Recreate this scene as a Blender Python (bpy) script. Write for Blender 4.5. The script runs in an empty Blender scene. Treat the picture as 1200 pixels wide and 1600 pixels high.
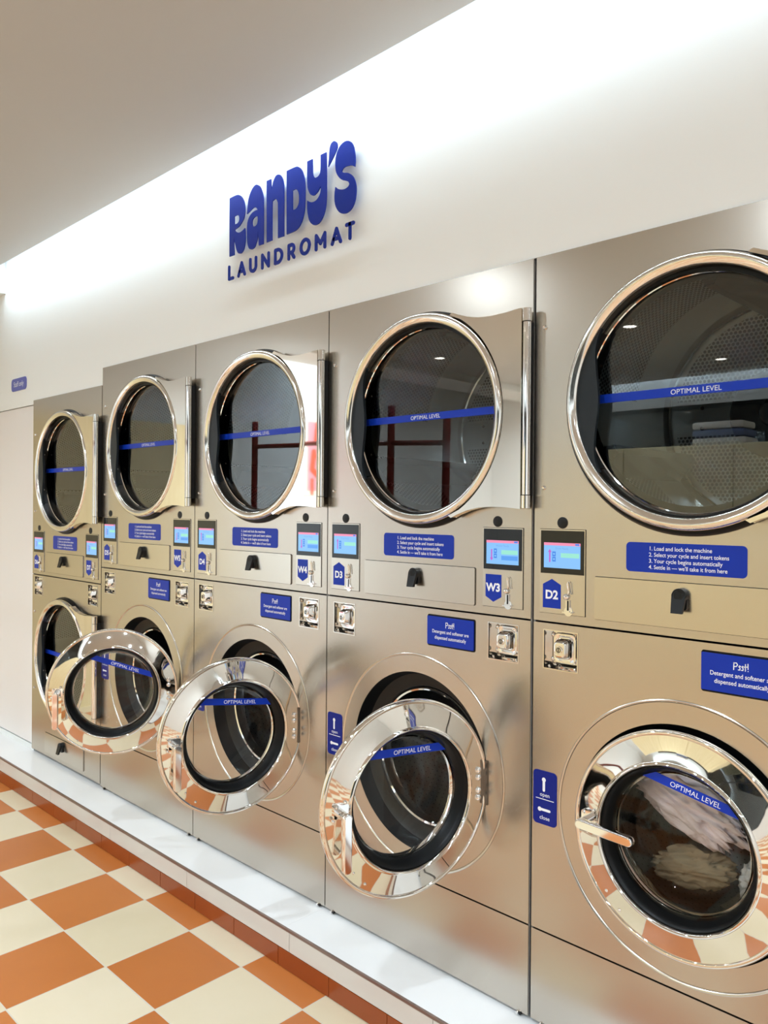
import bpy, bmesh, math, random
from mathutils import Vector, Matrix, noise
from mathutils.geometry import tessellate_polygon

# ------------------------------------------------------------------ camera, world, lights
SC = bpy.context.scene
COL = SC.collection
CAM_H = 1.4635
CAM_Y = -1.7372
cam_d = bpy.data.cameras.new('camera'); cam = bpy.data.objects.new('camera', cam_d); COL.objects.link(cam)
SC.camera = cam
cam_d.sensor_fit = 'HORIZONTAL'; cam_d.sensor_width = 36.0; cam_d.lens = 36.0 * 1233.64 / 1200.0
cam_d.clip_start = 0.02; cam_d.clip_end = 50
_y, _p, _r = math.radians(44.2728), math.radians(-0.2636), math.radians(0.4298)
_fw = Vector((-math.sin(_y) * math.cos(_p), math.cos(_y) * math.cos(_p), math.sin(_p)))
_rt = _fw.cross(Vector((0, 0, 1))).normalized(); _up = _rt.cross(_fw)
_r2 = math.cos(_r) * _rt + math.sin(_r) * _up; _u2 = -math.sin(_r) * _rt + math.cos(_r) * _up
_M = Matrix((_r2, _u2, -_fw)).transposed().to_4x4(); _M.translation = Vector((0, CAM_Y, CAM_H))
cam.matrix_world = _M

SC.view_settings.view_transform = 'Standard'
SC.view_settings.look = 'None'
SC.view_settings.gamma = 1.0
SC.view_settings.use_curve_mapping = False
SC.view_settings.exposure = 0.10

W = bpy.data.worlds.new('world'); SC.world = W; W.use_nodes = True
W.node_tree.nodes['Background'].inputs[0].default_value = (0.9, 0.95, 1.0, 1)
W.node_tree.nodes['Background'].inputs[1].default_value = 0.02

Z_CEIL = 2.757        # underside of the dropped ceiling
COVE = 0.14           # slot between wall and dropped ceiling
X_L, X_R, Y_F = -5.6, 3.2, -5.9


def area(name, loc, direction, sx, sy, power, col, disk=False):
    l = bpy.data.lights.new(name, 'AREA'); o = bpy.data.objects.new(name, l); COL.objects.link(o)
    l.energy = power; l.color = col
    if disk:
        l.shape = 'DISK'; l.size = sx
    else:
        l.shape = 'RECTANGLE'; l.size = sx; l.size_y = sy
    o.location = loc
    o.rotation_euler = Vector(direction).to_track_quat('-Z', 'Y').to_euler()
    return o


LED = (0.70, 0.87, 1.0)
LED_W = 3.4    # watts per metre of strip
area('led_light_machine_wall', ((X_R - 4.77) / 2, -0.130, 2.800), (0, 1, -0.9), X_R + 4.77, 0.02, LED_W * (X_R + 4.77), LED)
area('led_light_opposite_wall', ((X_R - 4.77) / 2, Y_F + 0.130, 2.800), (0, -1, -0.9), X_R + 4.77, 0.02, 0.9 * LED_W * (X_R + 4.77), LED)
area('led_light_left_wall', (-5.22, (Y_F - 0.0) / 2, 2.80), (-1, 0, -0.55), 0.02, 5.4, 3.2 * LED_W * 5.4, LED)
DOWN = [(x, y) for y in (-1.8, -3.43, -5.06) for x in (-4.4, -2.65, -0.9, 0.85, 2.4)]
for dx, dy in DOWN:
    area('downlight_lamp', (dx, dy, Z_CEIL - 0.004), (0, 0, -1), 0.085, 0.085, 19.5, (0.765, 0.895, 1.0), True).data.spread = math.radians(153)

# ------------------------------------------------------------------ materials


def srgb(r, g, b):
    def f(c):
        c /= 255.0
        return c / 12.92 if c <= 0.04045 else ((c + 0.055) / 1.055) ** 2.4
    return (f(r), f(g), f(b), 1.0)


def new_mat(name):
    m = bpy.data.materials.new(name); m.use_nodes = True
    return m, m.node_tree, m.node_tree.nodes['Principled BSDF']


def mat(name, col, rough=0.5, metal=0.0, bump=None, coat=0.0, var=0.0, emit=None, spec=None):
    m, nt, b = new_mat(name)
    b.inputs['Base Color'].default_value = col
    b.inputs['Roughness'].default_value = rough
    b.inputs['Metallic'].default_value = metal
    if coat:
        b.inputs['Coat Weight'].default_value = coat; b.inputs['Coat Roughness'].default_value = 0.05
    if spec is not None:
        b.inputs['Specular IOR Level'].default_value = spec
    N = nt.nodes; L = nt.links
    tc = N.new('ShaderNodeTexCoord')
    if var:
        n = N.new('ShaderNodeTexNoise'); n.inputs['Scale'].default_value = 3.0; n.inputs['Detail'].default_value = 4
        L.new(tc.outputs['Object'], n.inputs['Vector'])
        mx = N.new('ShaderNodeMix'); mx.data_type = 'RGBA'
        mx.inputs[6].default_value = tuple(c * (1 - var) for c in col[:3]) + (1,)
        mx.inputs[7].default_value = tuple(min(1, c * (1 + var)) for c in col[:3]) + (1,)
        L.new(n.outputs['Fac'], mx.inputs[0]); L.new(mx.outputs[2], b.inputs['Base Color'])
    if bump:
        n = N.new('ShaderNodeTexNoise'); n.inputs['Scale'].default_value = bump[0]; n.inputs['Detail'].default_value = 3
        L.new(tc.outputs['Object'], n.inputs['Vector'])
        bp = N.new('ShaderNodeBump'); bp.inputs['Strength'].default_value = bump[1]; bp.inputs['Distance'].default_value = bump[2]
        L.new(n.outputs['Fac'], bp.inputs['Height']); L.new(bp.outputs['Normal'], b.inputs['Normal'])
    if emit:
        b.inputs['Emission Color'].default_value = emit[0]; b.inputs['Emission Strength'].default_value = emit[1]
    return m


def brushed(name, col, rough, stretch=(3, 3, 260), wave=0.0, wave_dist=0.004):
    """stainless sheet: fine grain running along x, gentle sheet waviness"""
    m, nt, b = new_mat(name)
    N = nt.nodes; L = nt.links
    b.inputs['Metallic'].default_value = 1.0
    tc = N.new('ShaderNodeTexCoord')
    mp = N.new('ShaderNodeMapping'); mp.inputs['Scale'].default_value = stretch
    L.new(tc.outputs['Object'], mp.inputs['Vector'])
    n = N.new('ShaderNodeTexNoise'); n.inputs['Scale'].default_value = 4.0; n.inputs['Detail'].default_value = 3
    L.new(mp.outputs['Vector'], n.inputs['Vector'])
    b.inputs['Roughness'].default_value = rough
    mx = N.new('ShaderNodeMix'); mx.data_type = 'RGBA'
    mx.inputs[6].default_value = tuple(c * 0.997 for c in col[:3]) + (1,); mx.inputs[7].default_value = tuple(min(1, c * 1.003) for c in col[:3]) + (1,)
    L.new(n.outputs['Fac'], mx.inputs[0]); L.new(mx.outputs[2], b.inputs['Base Color'])
    last = None
    if wave:
        w = N.new('ShaderNodeTexNoise'); w.inputs['Scale'].default_value = 2.2; w.inputs['Detail'].default_value = 1
        L.new(tc.outputs['Object'], w.inputs['Vector'])
        b2 = N.new('ShaderNodeBump'); b2.inputs['Strength'].default_value = wave; b2.inputs['Distance'].default_value = wave_dist
        L.new(w.outputs['Fac'], b2.inputs['Height']); last = b2
    if last:
        L.new(last.outputs['Normal'], b.inputs['Normal'])
    return m


def glass(name, tint, refl=1.5):
    """thin pane: fresnel mirror over tinted see-through"""
    m, nt, b = new_mat(name)
    N = nt.nodes; L = nt.links; N.remove(b)
    fr = N.new('ShaderNodeFresnel'); fr.inputs['IOR'].default_value = refl
    tr = N.new('ShaderNodeBsdfTransparent'); tr.inputs[0].default_value = tint
    gl = N.new('ShaderNodeBsdfGlossy'); gl.inputs['Roughness'].default_value = 0.005; gl.inputs['Color'].default_value = (0.95, 0.97, 0.97, 1)
    mx = N.new('ShaderNodeMixShader')
    L.new(fr.outputs[0], mx.inputs[0]); L.new(tr.outputs[0], mx.inputs[1]); L.new(gl.outputs[0], mx.inputs[2])
    L.new(mx.outputs[0], N['Material Output'].inputs[0])
    return m


def math_node(N, L, op, a, b=None):
    n = N.new('ShaderNodeMath'); n.operation = op
    for i, v in enumerate((a, b)):
        if v is None:
            continue
        if isinstance(v, (int, float)):
            n.inputs[i].default_value = v
        else:
            L.new(v, n.inputs[i])
    return n.outputs[0]


def perforated(name, col, rough, pitch, hole, mask=None):
    """stainless sheet with a triangular pattern of round punched holes, laid out in the UV map (metres)"""
    m, nt, b = new_mat(name)
    N = nt.nodes; L = nt.links
    uv = N.new('ShaderNodeUVMap'); sp = N.new('ShaderNodeSeparateXYZ'); L.new(uv.outputs[0], sp.inputs[0])
    u, v = sp.outputs[0], sp.outputs[1]
    px, py = pitch, pitch * math.sqrt(3)
    ds = []
    for ox, oy in ((0, 0), (0.5, 0.5)):
        a = math_node(N, L, 'ADD', math_node(N, L, 'DIVIDE', u, px), ox + 100)
        c = math_node(N, L, 'ADD', math_node(N, L, 'DIVIDE', v, py), oy + 100)
        a = math_node(N, L, 'MULTIPLY', math_node(N, L, 'SUBTRACT', math_node(N, L, 'FRACT', a), 0.5), px)
        c = math_node(N, L, 'MULTIPLY', math_node(N, L, 'SUBTRACT', math_node(N, L, 'FRACT', c), 0.5), py)
        ds.append(math_node(N, L, 'SQRT', math_node(N, L, 'ADD', math_node(N, L, 'MULTIPLY', a, a), math_node(N, L, 'MULTIPLY', c, c))))
    d = math_node(N, L, 'MINIMUM', ds[0], ds[1])
    h = math_node(N, L, 'LESS_THAN', d, hole)
    if mask == 'disc':   # punched only outside the plain cross band and the plain rim
        av = math_node(N, L, 'ABSOLUTE', v)
        h = math_node(N, L, 'MULTIPLY', h, math_node(N, L, 'GREATER_THAN', av, 0.052))
        rr = math_node(N, L, 'SQRT', math_node(N, L, 'ADD', math_node(N, L, 'MULTIPLY', u, u), math_node(N, L, 'MULTIPLY', v, v)))
        h = math_node(N, L, 'MULTIPLY', h, math_node(N, L, 'LESS_THAN', rr, 0.285))
    if mask == 'wall':
        h = math_node(N, L, 'MULTIPLY', h, math_node(N, L, 'LESS_THAN', v, 0.40))
        h = math_node(N, L, 'MULTIPLY', h, math_node(N, L, 'GREATER_THAN', v, 0.03))
        s = math_node(N, L, 'ABSOLUTE', math_node(N, L, 'SUBTRACT', math_node(N, L, 'FRACT', math_node(N, L, 'DIVIDE', u, 0.70)), 0.5))
        h = math_node(N, L, 'MULTIPLY', h, math_node(N, L, 'GREATER_THAN', s, 0.10))
    mx = N.new('ShaderNodeMix'); mx.data_type = 'RGBA'; mx.inputs[6].default_value = col; mx.inputs[7].default_value = (0.004, 0.004, 0.004, 1)
    L.new(h, mx.inputs[0]); L.new(mx.outputs[2], b.inputs['Base Color'])
    L.new(math_node(N, L, 'SUBTRACT', 1.0, h), b.inputs['Metallic'])
    b.inputs['Roughness'].default_value = rough
    return m


M = {}
M['steel'] = brushed('brushed_stainless', (0.56, 0.515, 0.455, 1), 0.27, wave=0.25)
M['steel_clean'] = brushed('smooth_stainless', (0.61, 0.565, 0.50, 1), 0.22)
M['polish'] = mat('polished_stainless', (0.80, 0.76, 0.70, 1), 0.035, 1.0)
M['satin'] = mat('satin_stainless', (0.80, 0.77, 0.72, 1), 0.10, 1.0)
M['chrome'] = mat('chrome', (0.88, 0.87, 0.86, 1), 0.05, 1.0)
M['cast'] = mat('cast_door_cone', (0.17, 0.17, 0.17, 1), 0.2, 1.0)
M['rubber'] = mat('black_rubber', (0.003, 0.0035, 0.004, 1), 0.38, spec=0.22)
M['black'] = mat('black_plastic', (0.006, 0.007, 0.008, 1), 0.35, spec=0.3)
M['dark'] = mat('dark_gap', (0.006, 0.006, 0.006, 1), 0.8)
M['slate'] = mat('slate_plastic', (0.011, 0.016, 0.021, 1), 0.42, spec=0.3)
M['cabinet'] = mat('cabinet_sheet', (0.32, 0.32, 0.32, 1), 0.5, 0.6)
M['gloss_black'] = mat('display_glass', (0.006, 0.007, 0.008, 1), 0.06)
M['blue'] = mat('blue_label', srgb(10, 48, 160), 0.36, spec=0.25)
M['blue_deep'] = mat('blue_handle_label', srgb(10, 30, 124), 0.36, spec=0.25)
M['blue_band'] = mat('blue_band', srgb(14, 54, 176), 0.36, spec=0.25)
M['blue_pale'] = mat('blue_staff_plaque', srgb(88, 96, 180), 0.4)
M['blue_sign'] = mat('blue_sign_face', srgb(8, 40, 138), 0.24, spec=0.35)
M['white_ink'] = mat('white_print', (0.86, 0.87, 0.90, 1), 0.5)
M['glass'] = glass('door_glass', (0.54, 0.60, 0.63, 1), 1.85)
M['bowl'] = glass('bowl_glass', (0.985, 0.99, 0.99, 1), 1.28)
M['drum_wall'] = perforated('drum_wall', (0.62, 0.61, 0.58, 1), 0.28, 0.0125, 0.0046, 'wall')
M['drum_back'] = perforated('drum_back', (0.66, 0.65, 0.61, 1), 0.30, 0.0125, 0.0046, 'disc')
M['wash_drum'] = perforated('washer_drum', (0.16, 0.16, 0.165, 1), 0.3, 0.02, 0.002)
M['tub'] = mat('tub_rubber', (0.005, 0.006, 0.007, 1), 0.3, spec=0.3)


def emis(name, col, s):
    return mat(name, (0, 0, 0, 1), 0.2, emit=(col, s))


M['scr_bg'] = emis('screen_sky_blue', srgb(132, 190, 246), 1.0)
M['scr_bar'] = emis('screen_pink', srgb(240, 140, 175), 1.0)
M['scr_arrow'] = emis('screen_magenta', srgb(190, 90, 200), 1.0)
M['scr_icon'] = emis('screen_icon_blue', srgb(60, 130, 225), 1.0)
M['scr_green'] = emis('screen_green', srgb(150, 225, 205), 1.0)
M['scr_btn'] = emis('screen_button_blue', srgb(85, 155, 235), 1.0)
M['scr_txt'] = emis('screen_text_blue', srgb(110, 160, 225), 1.0)
M['lamp'] = emis('lamp_disc', (1.0, 0.95, 0.85, 1), 14.0)
M['led'] = emis('led_diffuser', (1.0, 0.96, 0.9, 1), 6.0)

M['wall'] = mat('white_plaster', (0.87, 0.885, 0.87, 1), 0.42, bump=(7.0, 0.12, 0.01))
M['wall_plain'] = mat('white_paint', (0.80, 0.81, 0.80, 1), 0.6)
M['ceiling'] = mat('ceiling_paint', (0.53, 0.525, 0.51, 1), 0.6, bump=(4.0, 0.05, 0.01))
M['door_paint'] = mat('staff_door_paint', (0.80, 0.765, 0.75, 1), 0.5)
M['white_tile'] = mat('white_glazed_tile', (0.90, 0.90, 0.90, 1), 0.16, var=0.02)
M['floor_tinted_tile'] = mat('floor_tinted_riser_tile', (0.62, 0.585, 0.54, 1), 0.14)  # white gloss tile; the orange floor's reflection is put into its colour
M['shaded_orange_tile'] = mat('shaded_orange_riser_tile', srgb(142, 64, 18), 0.24, var=0.12)  # the upright face's weaker light is painted in as a darker orange
M['grout'] = mat('grout', (0.62, 0.57, 0.50, 1), 0.8)
M['edge_trim'] = mat('floor_tinted_edge_trim', (0.24, 0.17, 0.15, 1), 0.3, 0.6)  # brown stands in for the floor mirrored in the metal
M['wood'] = None


def floor_mat():
    m, nt, b = new_mat('checker_floor_tiles')
    N = nt.nodes; L = nt.links
    tc = N.new('ShaderNodeTexCoord'); sp = N.new('ShaderNodeSeparateXYZ'); L.new(tc.outputs['Object'], sp.inputs[0])
    s = 0.30369
    u = math_node(N, L, 'DIVIDE', math_node(N, L, 'ADD', sp.outputs[0], 3.8905 + 100 * s), s)
    v = math_node(N, L, 'DIVIDE', math_node(N, L, 'ADD', sp.outputs[1], 0.2523 + 100 * s), s)
    fu, fv = math_node(N, L, 'FLOOR', u), math_node(N, L, 'FLOOR', v)
    par = math_node(N, L, 'MODULO', math_node(N, L, 'ADD', fu, fv), 2.0)
    cb = N.new('ShaderNodeCombineXYZ'); L.new(fu, cb.inputs[0]); L.new(fv, cb.inputs[1])
    wn = N.new('ShaderNodeTexWhiteNoise'); L.new(cb.outputs[0], wn.inputs['Vector'])
    n = N.new('ShaderNodeTexNoise'); n.inputs['Scale'].default_value = 6.0; n.inputs['Detail'].default_value = 5
    L.new(tc.outputs['Object'], n.inputs['Vector'])
    t = math_node(N, L, 'ADD', math_node(N, L, 'MULTIPLY', wn.outputs['Value'], 0.55), math_node(N, L, 'MULTIPLY', n.outputs['Fac'], 0.6))

    def two(c1, c2):
        x = N.new('ShaderNodeMix'); x.data_type = 'RGBA'; x.inputs[6].default_value = c1; x.inputs[7].default_value = c2
        L.new(t, x.inputs[0]); return x.outputs[2]
    cream = two(srgb(212, 196, 160), srgb(226, 211, 184)); orange = two(srgb(182, 102, 40), srgb(198, 120, 60))
    mx = N.new('ShaderNodeMix'); mx.data_type = 'RGBA'; L.new(par, mx.inputs[0]); L.new(orange, mx.inputs[6]); L.new(cream, mx.inputs[7])
    gs = []
    for w in (u, v):
        f = math_node(N, L, 'ABSOLUTE', math_node(N, L, 'SUBTRACT', math_node(N, L, 'FRACT', w), 0.5))
        gs.append(math_node(N, L, 'GREATER_THAN', f, 0.5 - 0.0072))
    g = math_node(N, L, 'MAXIMUM', gs[0], gs[1])
    m2 = N.new('ShaderNodeMix'); m2.data_type = 'RGBA'; L.new(g, m2.inputs[0]); L.new(mx.outputs[2], m2.inputs[6]); m2.inputs[7].default_value = srgb(212, 202, 184)
    L.new(m2.outputs[2], b.inputs['Base Color'])
    r = math_node(N, L, 'ADD', math_node(N, L, 'MULTIPLY', g, 0.4), 0.36)
    L.new(r, b.inputs['Roughness'])
    bp = N.new('ShaderNodeBump'); bp.inputs['Strength'].default_value = 0.4; bp.inputs['Distance'].default_value = 0.002
    L.new(math_node(N, L, 'SUBTRACT', math_node(N, L, 'MULTIPLY', n.outputs['Fac'], 0.25), g), bp.inputs['Height'])
    L.new(bp.outputs['Normal'], b.inputs['Normal'])
    return m


def wood_mat():
    m, nt, b = new_mat('pale_oak_veneer')
    N = nt.nodes; L = nt.links
    tc = N.new('ShaderNodeTexCoord'); mp = N.new('ShaderNodeMapping'); mp.inputs['Scale'].default_value = (9, 9, 0.7)
    L.new(tc.outputs['Object'], mp.inputs['Vector'])
    n = N.new('ShaderNodeTexNoise'); n.inputs['Scale'].default_value = 3.0; n.inputs['Detail'].default_value = 6; n.inputs['Distortion'].default_value = 1.2
    L.new(mp.outputs[0], n.inputs['Vector'])
    mx = N.new('ShaderNodeMix'); mx.data_type = 'RGBA'; mx.inputs[6].default_value = srgb(222, 204, 156); mx.inputs[7].default_value = srgb(244, 232, 194)
    L.new(n.outputs['Fac'], mx.inputs[0]); L.new(mx.outputs[2], b.inputs['Base Color'])
    b.inputs['Roughness'].default_value = 0.45
    return m


M['floor'] = floor_mat()
M['wood'] = wood_mat()
M['red_wood'] = mat('dark_red_lacquer', srgb(112, 30, 20), 0.35)
M['pink'] = mat('pink_print', srgb(214, 140, 150), 0.6)
M['orange'] = mat('orange_print', srgb(226, 76, 36), 0.5)
M['paper'] = mat('cream_print', srgb(226, 214, 196), 0.6)
M['towel'] = mat('pinkish_white_towel', srgb(240, 224, 222), 0.9, bump=(260.0, 0.5, 0.002))
M['brown_cloth'] = mat('olive_brown_cloth', srgb(150, 128, 96), 0.85, bump=(300.0, 0.3, 0.001))
M['white_cloth'] = mat('white_cloth', srgb(214, 208, 198), 0.85, bump=(300.0, 0.3, 0.001))
M['blue_cloth'] = mat('grey_blue_cloth', srgb(96, 108, 140), 0.9, bump=(200.0, 0.4, 0.002))

# ------------------------------------------------------------------ mesh builder


class MB:
    def __init__(s):
        s.v = []; s.f = []; s.mi = []; s.sm = []; s.mats = []; s.uv = {}; s.T = Matrix.Identity(4)

    def m(s, key):
        if key not in s.mats:
            s.mats.append(key)
        return s.mats.index(key)

    def add(s, verts, faces, key, smooth=False, uvs=None):
        o = len(s.v); k = s.m(key)
        s.v += [tuple(s.T @ Vector(p)) for p in verts]
        for i, f in enumerate(faces):
            if uvs:
                s.uv[len(s.f)] = [uvs[j] for j in f] if not isinstance(uvs, dict) else uvs[i]
            s.f.append([j + o for j in f]); s.mi.append(k); s.sm.append(smooth)
        return s

    def box(s, x0, x1, y0, y1, z0, z1, key):
        v = [(x, y, z) for x in (x0, x1) for y in (y0, y1) for z in (z0, z1)]
        f = [(0, 1, 3, 2), (4, 6, 7, 5), (0, 4, 5, 1), (2, 3, 7, 6), (0, 2, 6, 4), (1, 5, 7, 3)]
        return s.add(v, f, key)

    def plate(s, outer, holes, y0, y1, key, side=None):
        """polygon in xz (with holes) between y0 (front) and y1 (back)"""
        loops = [outer] + list(holes)
        pts = [p for l in loops for p in l]
        tris = tessellate_polygon([[Vector((p[0], p[1], 0)) for p in l] for l in loops])
        n = len(pts)
        v = [(p[0], y0, p[1]) for p in pts] + [(p[0], y1, p[1]) for p in pts]
        ff, bf = [], []
        for t in tris:
            a, b, c = [pts[i] for i in t]
            cr = (b[0] - a[0]) * (c[1] - a[1]) - (b[1] - a[1]) * (c[0] - a[0])
            if abs(cr) < 1e-12:
                continue
            t = tuple(t) if cr > 0 else (t[0], t[2], t[1])
            ff.append(t); bf.append((t[0] + n, t[2] + n, t[1] + n))
        s.add(v, ff + bf, key)
        o = 0; sf = []
        for li, l in enumerate(loops):
            ar = sum(l[i][0] * l[(i + 1) % len(l)][1] - l[(i + 1) % len(l)][0] * l[i][1] for i in range(len(l)))
            ccw = ar > 0
            for i in range(len(l)):
                a, b = o + i, o + (i + 1) % len(l)
                q = (a, b, b + n, a + n)
                if (ccw and li == 0) or (not ccw and li > 0):
                    q = q[::-1]
                sf.append(q)
            o += len(l)
        return s.add(v, sf, side or key)

    def lathe(s, prof, c, key, n=96, closed=False, axis='y', uvmode=None, a0=0.0, a1=2 * math.pi):
        """profile [(r, y)] turned about the y axis through (cx, cz)"""
        full = abs(a1 - a0 - 2 * math.pi) < 1e-6
        k = len(prof); v = []; cnt = n if full else n + 1
        for i in range(cnt):
            a = a0 + (a1 - a0) * i / n
            for r, y in prof:
                v.append((c[0] + r * math.cos(a), y, c[1] + r * math.sin(a)))
        f = []; uv = {}
        rng = range(k if closed else k - 1)
        for i in range(n):
            i2 = (i + 1) % cnt
            for j in rng:
                j2 = (j + 1) % k
                f.append((i * k + j, i2 * k + j, i2 * k + j2, i * k + j2))
                if uvmode == 'wall':
                    rr = prof[0][0]
                    u0, u1 = rr * 2 * math.pi * i / n, rr * 2 * math.pi * (i + 1) / n
                    uv[len(f) - 1] = [(u0, prof[j][1]), (u1, prof[j][1]), (u1, prof[j2][1]), (u0, prof[j2][1])]
        return s.add(v, f, key, True, uv if uvmode else None)

    def disc(s, c, r, y, key, n=64, uv=False, back=False):
        v = [(c[0] + r * math.cos(2 * math.pi * i / n), y, c[1] + r * math.sin(2 * math.pi * i / n)) for i in range(n)]
        f = [tuple(range(n))]
        return s.add(v, f, key, False, {0: [(p[0] - c[0], p[2] - c[1]) for p in v]} if uv else None)

    def tube(s, pts, r, key, n=12, caps=True, closed=False):
        pts = [Vector(p) for p in pts]; rs = r if isinstance(r, (list, tuple)) else [r] * len(pts)
        v = []; f = []; up = None; K = len(pts)
        for i, p in enumerate(pts):
            if closed:
                d = pts[(i + 1) % K] - pts[i - 1]
            else:
                d = (pts[min(i + 1, K - 1)] - pts[max(i - 1, 0)])
            d.normalize()
            if up is None:
                up = Vector((0, 0, 1)) if abs(d.z) < 0.9 else Vector((1, 0, 0))
            a = d.cross(up).normalized(); b = a.cross(d).normalized(); up = b
            for j in range(n):
                t = 2 * math.pi * j / n
                v.append(tuple(p + rs[i] * (math.cos(t) * a + math.sin(t) * b)))
        for i in range(K if closed else K - 1):
            i2 = (i + 1) % K
            for j in range(n):
                f.append((i * n + j, i * n + (j + 1) % n, i2 * n + (j + 1) % n, i2 * n + j))
        s.add(v, f, key, True)
        if caps and not closed:
            s.add([v[j] for j in range(n)], [tuple(range(n))], key)
            s.add([v[(K - 1) * n + j] for j in range(n)], [tuple(range(n))], key)
        return s

    def ball(s, c, r, key, sy=1.0, n=16, m=8):
        v = []; f = []
        for i in range(m + 1):
            ph = math.pi * i / m
            for j in range(n):
                t = 2 * math.pi * j / n
                v.append((c[0] + r * math.sin(ph) * math.cos(t), c[1] + r * sy * math.cos(ph), c[2] + r * math.sin(ph) * math.sin(t)))
        for i in range(m):
            for j in range(n):
                f.append((i * n + j, i * n + (j + 1) % n, (i + 1) * n + (j + 1) % n, (i + 1) * n + j))
        return s.add(v, f, key, True)

    def text(s, body, size, x, z, y, key, align='LEFT', bold=0.0, sx=1.0, depth=0.0):
        cu = bpy.data.curves.new('t', 'FONT'); cu.body = body; cu.size = size; cu.align_x = align; cu.offset = bold
        cu.extrude = depth; cu.resolution_u = 4
        ob = bpy.data.objects.new('t', cu); COL.objects.link(ob)
        dg = bpy.context.evaluated_depsgraph_get(); dg.update()
        me = bpy.data.meshes.new_from_object(ob.evaluated_get(dg))
        v = [(x + p.co.x * sx, y - p.co.z, z + p.co.y) for p in me.vertices]
        f = [tuple(p.vertices) for p in me.polygons]
        bpy.data.objects.remove(ob); bpy.data.curves.remove(cu); bpy.data.meshes.remove(me)
        return s.add(v, f, key)

    def ribbon(s, pts, w, y, key, depth=0.0):
        """flat stroke with round ends in the xz plane"""
        for (x0, z0), (x1, z1) in zip(pts[:-1], pts[1:]):
            y -= 0.00003
            dx, dz = x1 - x0, z1 - z0; l = math.hypot(dx, dz) or 1e-9
            a0 = math.atan2(dz, dx); loop = []
            for cx, cz, st in ((x1, z1, -90), (x0, z0, 90)):
                for k in range(9):
                    a = a0 + math.radians(st + 22.5 * k)
                    loop.append((cx + w / 2 * math.cos(a), cz + w / 2 * math.sin(a)))
            if depth:
                s.plate(loop, [], y, y + depth, key)
            else:
                s.add([(p[0], y, p[1]) for p in loop], [tuple(range(len(loop)))], key)
        return s

    def mesh(s, name, weld=False, sharp=35):
        me = bpy.data.meshes.new(name); me.from_pydata(s.v, [], s.f)
        for k in s.mats:
            me.materials.append(M[k])
        me.polygons.foreach_set('material_index', s.mi); me.polygons.foreach_set('use_smooth', s.sm)
        if s.uv:
            ul = me.uv_layers.new(name='UVMap')
            for fi, uvs in s.uv.items():
                for li, q in zip(me.polygons[fi].loop_indices, uvs):
                    ul.data[li].uv = q
        me.update()
        if any(s.sm):
            bm = bmesh.new(); bm.from_mesh(me); bmesh.ops.remove_doubles(bm, verts=bm.verts, dist=1e-6) if weld else None
            bm.to_mesh(me); bm.free()
            me.set_sharp_from_angle(angle=math.radians(sharp))
        return me


def obj(name, src, parent=None, loc=(0, 0, 0), rot=(0, 0, 0), bevel=None, label=None):
    me = src.mesh(name) if isinstance(src, MB) else src
    o = bpy.data.objects.new(name, me); COL.objects.link(o)
    o.location = loc; o.rotation_euler = rot
    if parent:
        o.parent = parent
    if bevel:
        b = o.modifiers.new('bevel', 'BEVEL'); b.width = bevel; b.segments = 2; b.limit_method = 'ANGLE'; b.angle_limit = math.radians(50)
    if label:
        o['label'] = label
    return o


def thing(name, label, cat, loc=(0, 0, 0), group=None):
    o = bpy.data.objects.new(name, None); COL.objects.link(o); o.location = loc; o.empty_display_size = 0.1
    return tag(o, label, cat, group)


def tag(o, label, cat, group=None):
    o['label'] = label; o['category'] = cat
    if group:
        o['group'] = group
    return o


def struct(name, src, label=None, **k):
    o = obj(name, src, **k); o['kind'] = 'structure'
    if label:
        o['label'] = label
    return o


def rect(x0, x1, z0, z1):
    return [(x0, z0), (x1, z0), (x1, z1), (x0, z1)]


def rrect(x0, x1, z0, z1, r, n=6):
    out = []
    for cx, cz, a0 in ((x1 - r, z0 + r, -90), (x1 - r, z1 - r, 0), (x0 + r, z1 - r, 90), (x0 + r, z0 + r, 180)):
        for k in range(n + 1):
            a = math.radians(a0 + 90 * k / n); out.append((cx + r * math.cos(a), cz + r * math.sin(a)))
    return out


def circ(cx, cz, r, n=96):
    return [(cx + r * math.cos(2 * math.pi * i / n), cz + r * math.sin(2 * math.pi * i / n)) for i in range(n)]


def smooth_loop(pts, corners, sub=5):
    """closed Catmull-Rom loop that keeps the listed corner points sharp"""
    n = len(pts); out = []
    for i in range(n):
        p1, p2 = Vector(pts[i]), Vector(pts[(i + 1) % n])
        p0 = Vector(pts[i - 1]) if i not in corners else p1 - (p2 - p1) * 0.5
        p3 = Vector(pts[(i + 2) % n]) if (i + 1) % n not in corners else p2 + (p2 - p1) * 0.5
        if i in corners and (i + 1) % n in corners:
            out.append(tuple(p1)); continue
        for k in range(sub):
            t = k / sub
            q = 0.5 * ((2 * p1) + (p2 - p0) * t + (2 * p0 - 5 * p1 + 4 * p2 - p3) * t * t + (3 * p1 - p0 - 3 * p2 + p3) * t ** 3)
            out.append(tuple(q))
    return out


def auto_corners(pts, deg=48):
    c = set(); n = len(pts)
    for i in range(n):
        a = Vector(pts[i]) - Vector(pts[i - 1]); b = Vector(pts[(i + 1) % n]) - Vector(pts[i])
        if a.length and b.length and math.degrees(a.angle(b)) > deg:
            c.add(i)
    return c

# ------------------------------------------------------------------ room shell


PL_Z = 0.1327      # top of the plinth
PL_Y = -0.162      # face of the plinth
SEAM = {'1': -4.355, '2': -3.553, '3': -2.753, '4': -1.953, '5': -1.153}
T_FULL, T_LOW = 2.117, 2.036

struct('floor', MB().box(X_L - 0.1, X_R + 0.1, Y_F - 0.1, 1.2, -0.08, 0.0, 'floor'), 'orange and cream checkerboard tiled floor')
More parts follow.
